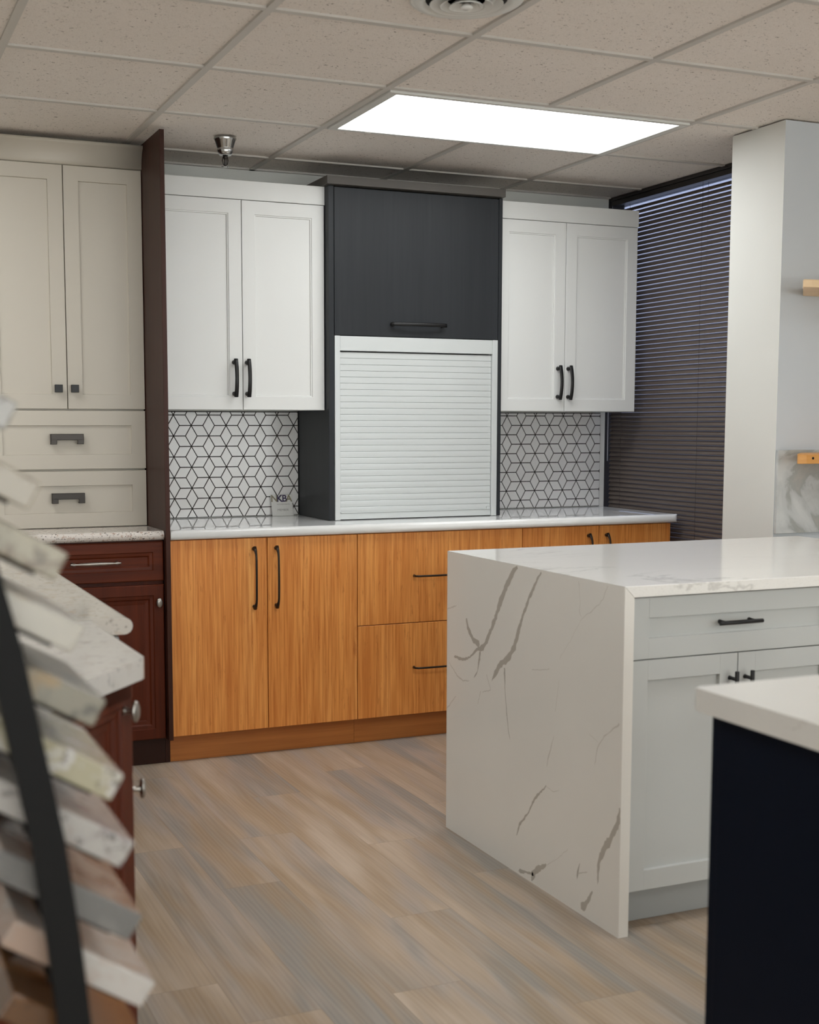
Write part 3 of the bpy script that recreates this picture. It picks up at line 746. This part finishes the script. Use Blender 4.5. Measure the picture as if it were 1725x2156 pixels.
def island_cab(x0, x1, label):
    y = -2.108
    t = thing('island_cabinet', label, 'cabinet', ((x0+x1)/2, -1.7, 0), 'grey shaker cabinets of the island')
    MB().box(x0+.0005, x1-.0005, y+.0205, -1.13, .108, .8825).build('body', 'island_paint', t, t)
    MB().box(x0+.0005, x1-.0005, -2.042, -2.024, .001, .1075).build('toe_kick', 'kick_grey', t, t)
    xm = (x0+x1)/2; g = .0015
    d = shaker5(x0+g, x1-g, .7205, .8795, y).build('drawer', 'island_paint', t, t)
    put(bar_pull(), T(xm-.006, y+.0115, .8025, 0, PI/2), 'handle', 'black_metal', d, t)
    for a_, b_, hx in ((x0, xm, xm-.025), (xm, x1, xm+.025)):
        d = shaker5(a_+g, b_-g, .109, .7175, y).build('door', 'island_paint', t, t)
        put(bar_pull(), T(hx, y, .604), 'handle', 'black_metal', d, t)
    return t
c1 = island_cab(.6665, 1.3495, 'light grey shaker island cabinet next to the waterfall side, drawer over two doors')
c2 = copy_tree(c1); c2.location.x += .6835
c2['label'] = 'light grey shaker island cabinet further right, hidden behind the navy cabinet'

# ================================================================== NAVY CABINET IN FRONT
out = rc([(.029, -3.216), (.029, -4.35), (1.0, -4.35), (1.0, -3.216)], [.012, .012, .012, .012], 4)
m = MB().prism(out, 'z', .8775, .9140, bev=.003)
solo(m, 'quartz_worktop', 'navy_top_quartz', 'blurred white quartz worktop on the navy cabinet in the right foreground', 'worktop')
t = thing('navy_cabinet', 'very dark navy cabinet side in the right foreground under white quartz', 'cabinet', (.5, -3.8, 0))
m = MB().box(.0570, .975, -4.32, -3.245, .0, .877, .0015); m.build('body', 'navy', t, t)
for k in range(2):
    d = MB(T(0, -3.2445, 0, PI)).door(-.97+k*.457, -.517+k*.457, .11, .87, -.02, SHAK, .0195).build('door', 'navy', t, t)

# ================================================================== WALL SHELVES
def shelf(z0, z1, mat, label, knot=False):
    t = thing('floating_shelf', label, 'shelf', (2.6, -1.03, z0), 'wooden floating shelves on the right wall')
    yb_ = -1.0205 if z0 > 1.3 else -1.0345
    m = MB(); P = [(2.135, yb_), (2.035, -1.14), (1.955, -1.225), (1.925, -1.262), (1.955, -1.272), (2.30, -1.268), (2.9, -1.276), (3.1, -1.27), (3.1, yb_)]
    m.prism(P, 'z', z0, z1, bev=.003); m.build('board', mat, t, t)
    if knot: MB().lathe([(.0045, -.0006), (.0045, .0006)], (1.984, -1.2725, (z0+z1)/2+.003), 'y', 16).build('knot', 'dark_void', t, t)
shelf(1.7900, 1.8170, 'shelf_wood', 'pale wooden floating shelf, upper one at the right edge of the wall')
shelf(1.1820, 1.2150, 'shelf_honey', 'honey coloured wooden floating shelf, lower one at the right edge of the wall', True)

# ================================================================== BLINDS
t = thing('window_blinds', 'closed dark brown horizontal slat blinds covering the window', 'blinds', (2.385, -.05, .10))
ya, yb_ = -.715, .612
MB().box(2.366, 2.396, ya, yb_, 2.3745, 2.3975, .001).build('headrail', 'frame_bronze', t, t)
m = MB(); z = 2.352; sp_ = .0212; ang = math.radians(57); wd = .0125
k = 0
while z > .13:
    zc = z-.010; an = ang+random.uniform(-.015, .015)-.10*(k < 3)
    dx, dz = math.cos(an)*wd, math.sin(an)*wd; nx, nz = -math.sin(an)*.0016, math.cos(an)*.0016
    # room-side edge low
    pts = [(2.383-dx, zc-dz), (2.383-dx*.5+nx*.75, zc-dz*.5+nz*.75), (2.383+nx, zc+nz), (2.383+dx*.5+nx*.75, zc+dz*.5+nz*.75), (2.383+dx, zc+dz)]
    A = m.add([(p[0], ya+.002, p[1]) for p in pts]); B = m.add([(p[0], yb_-.002, p[1]) for p in pts])
    A2 = m.add([(p[0]+.0003, ya+.002, p[1]-.0002) for p in pts]); B2 = m.add([(p[0]+.0003, yb_-.002, p[1]-.0002) for p in pts])
    for q in range(4):
        m.face([A[q], A[q+1], B[q+1], B[q]], 0, True); m.face([A2[q+1], A2[q], B2[q], B2[q+1]], 0, True)
    m.face([A[0], B[0], B2[0], A2[0]]); m.face([A[4], A2[4], B2[4], B[4]])
    z -= sp_; k += 1
sl = m.build('slats', 'slat_brown', t, t); sl['label'] = 'dark brown slats with bluish daylight on their edges'
MB().box(2.374, 2.392, ya, yb_, .105, .120, .001).build('bottom_rail', 'frame_bronze', t, t)
for yy in (-.55, -.10, .50):
    m = MB()
    for xx in (2.3688, 2.3985): m.tube([(xx, yy, 2.375), (xx, yy, .12)], .0007, 6)
    m.build('ladder_cord', 'string', t, t)
m = MB().tube([(2.3605, .600, 2.34), (2.3605, .600, 1.140)], .0028, 8); m.tube([(2.3605, .600, 2.34), (2.366, .600, 2.376)], .0012, 6)
m.build('wand', 'clear_rod', t, t)

# ================================================================== STONE SAMPLE RACK
t = thing('sample_rack', 'black curved steel rack holding slanted stone samples in the left foreground', 'rack', (-1.05, -3.52, 0))
import bisect
CP = [(-1.145, 1.46), (-1.105, 1.33), (-1.073, 1.20), (-1.052, 1.115), (-1.0315, 1.005), (-1.0175, .930), (-1.0045, .825), (-.997, .746), (-.980, .50), (-.968, .25), (-.960, .0)]
def bar(y0, y1):
    m = MB(); hw = [.0155]*len(CP)
    L_ = [(x_-w_, z_) for (x_, z_), w_ in zip(CP, hw)]; R_ = [(x_+w_, z_) for (x_, z_), w_ in zip(CP, hw)]
    for i in range(len(CP)-1):
        q = [L_[i], R_[i], R_[i+1], L_[i+1]]
        F = m.add([(p[0], y0, p[1]) for p in q]); B = m.add([(p[0], y1, p[1]) for p in q])
        m.face(F); m.face(B[::-1]); m.face([F[0], F[3], B[3], B[0]]); m.face([F[1], B[1], B[2], F[2]])
        if i == 0: m.face([F[0], B[0], B[1], F[1]])
        if i == len(CP)-2: m.face([F[2], B[2], B[3], F[3]])
    bmesh.ops.remove_doubles(m.bm, verts=m.bm.verts, dist=1e-5)
    return m
bar(-3.640, -3.626).build('side_bar', 'rack_steel', t, t)
bar(-3.372, -3.366).build('side_bar', 'rack_steel', t, t)
for yy in (-3.640, -3.372):
    MB().box(-1.215, -1.185, yy, yy+.006, 0, 1.46).build('rear_post', 'rack_steel', t, t)
    MB().box(-1.185, -.976, yy, yy+.006, 0, .03).build('foot', 'rack_steel', t, t)
    MB().box(-1.185, -1.161, yy, yy+.006, 1.43, 1.46).build('brace', 'rack_steel', t, t)
MB().box(-1.215, -1.185, -3.634, -3.372, 1.43, 1.46).build('cross_bar', 'rack_steel', t, t)
MB().box(-1.215, -1.185, -3.634, -3.372, 0, .03).build('cross_bar', 'rack_steel', t, t)
# (x, z of the top right corner of the near face, tilt in degrees, material, label)
S_ = [(-1.028, 1.338, 28, 'stone_grey', 'pale grey stone sample, topmost visible in the tilted rack at the left edge'),
      (-1.009, 1.264, 29, 'stone_beige', 'beige stone sample second from the top of the tilted rack'),
      (-.986, 1.196, 29, 'stone_patchy', 'cream stone sample with a dark brown patch, in front of the granite worktop'),
      (-.972, 1.126, 29, 'stone_cream', 'pale cream stone sample just below the brown-patched one'),
      (-.953, 1.052, 29, 'stone_olive', 'olive grey stone sample with a dark corner, in front of the cherry end cabinet'),
      (-.937, .976, 31, 'stone_veined', 'yellowish stone sample with dark grey veins on its edge'),
      (-.928, .907, 32, 'stone_salt', 'white and mauve salt-and-pepper granite sample'),
      (-.921, .831, 33, 'stone_rose', 'rosy beige stone sample with a plain grey edge'),
      (-.910, .760, 33, 'stone_white', 'thick white stone sample with pinkish brown top, lowest fully visible'),
      (-.915, .688, 33, 'stone_brown', 'brown polished stone sample at the bottom left corner')]
for i, (x_, z_, dg, mt, lb) in enumerate(S_):
    an = math.radians(dg); Mx = T(x_, -3.600, z_, 0, an)      # local -X runs up along the sample, local -Z is thickness
    Lg = .160; m = MB(Mx)
    m.box(-Lg, 0, 0, .215, -.0285, 0, .0022, 0)
    if mt == 'stone_rose':
        m.bm.faces.ensure_lookup_table()
        for f in m.bm.faces:
            if f.calc_center_median().y < -3.598: f.material_index = 1
    s_ = solo(m, 'stone_sample', [mt, 'stone_ash'], lb, 'stone sample', 'stone samples slotted in the tilted rack')
    for ya_ in (.012, .180): MB(Mx).box(-Lg+.004, -.018, ya_, ya_+.021, -.0325, -.0288).build('ledge', 'rack_steel', t, t)
    # pin from ledge to the side bars
    zz = z_-.018+.0  # along the tilt
    xb_ = next(a[0]+(b[0]-a[0])*(a[1]-z_)/(a[1]-b[1]) for a, b in zip(CP, CP[1:]) if a[1] >= z_ >= b[1])
    lx_ = (x_-xb_)/math.cos(an); p0 = Mx @ Vector((-min(Lg-.02, max(.02, lx_)), 0, -.031))
    MB().box(p0.x-.004, p0.x+.004, -3.627, -3.372, p0.z-.002, p0.z+.0015).build('pin', 'rack_steel', t, t)
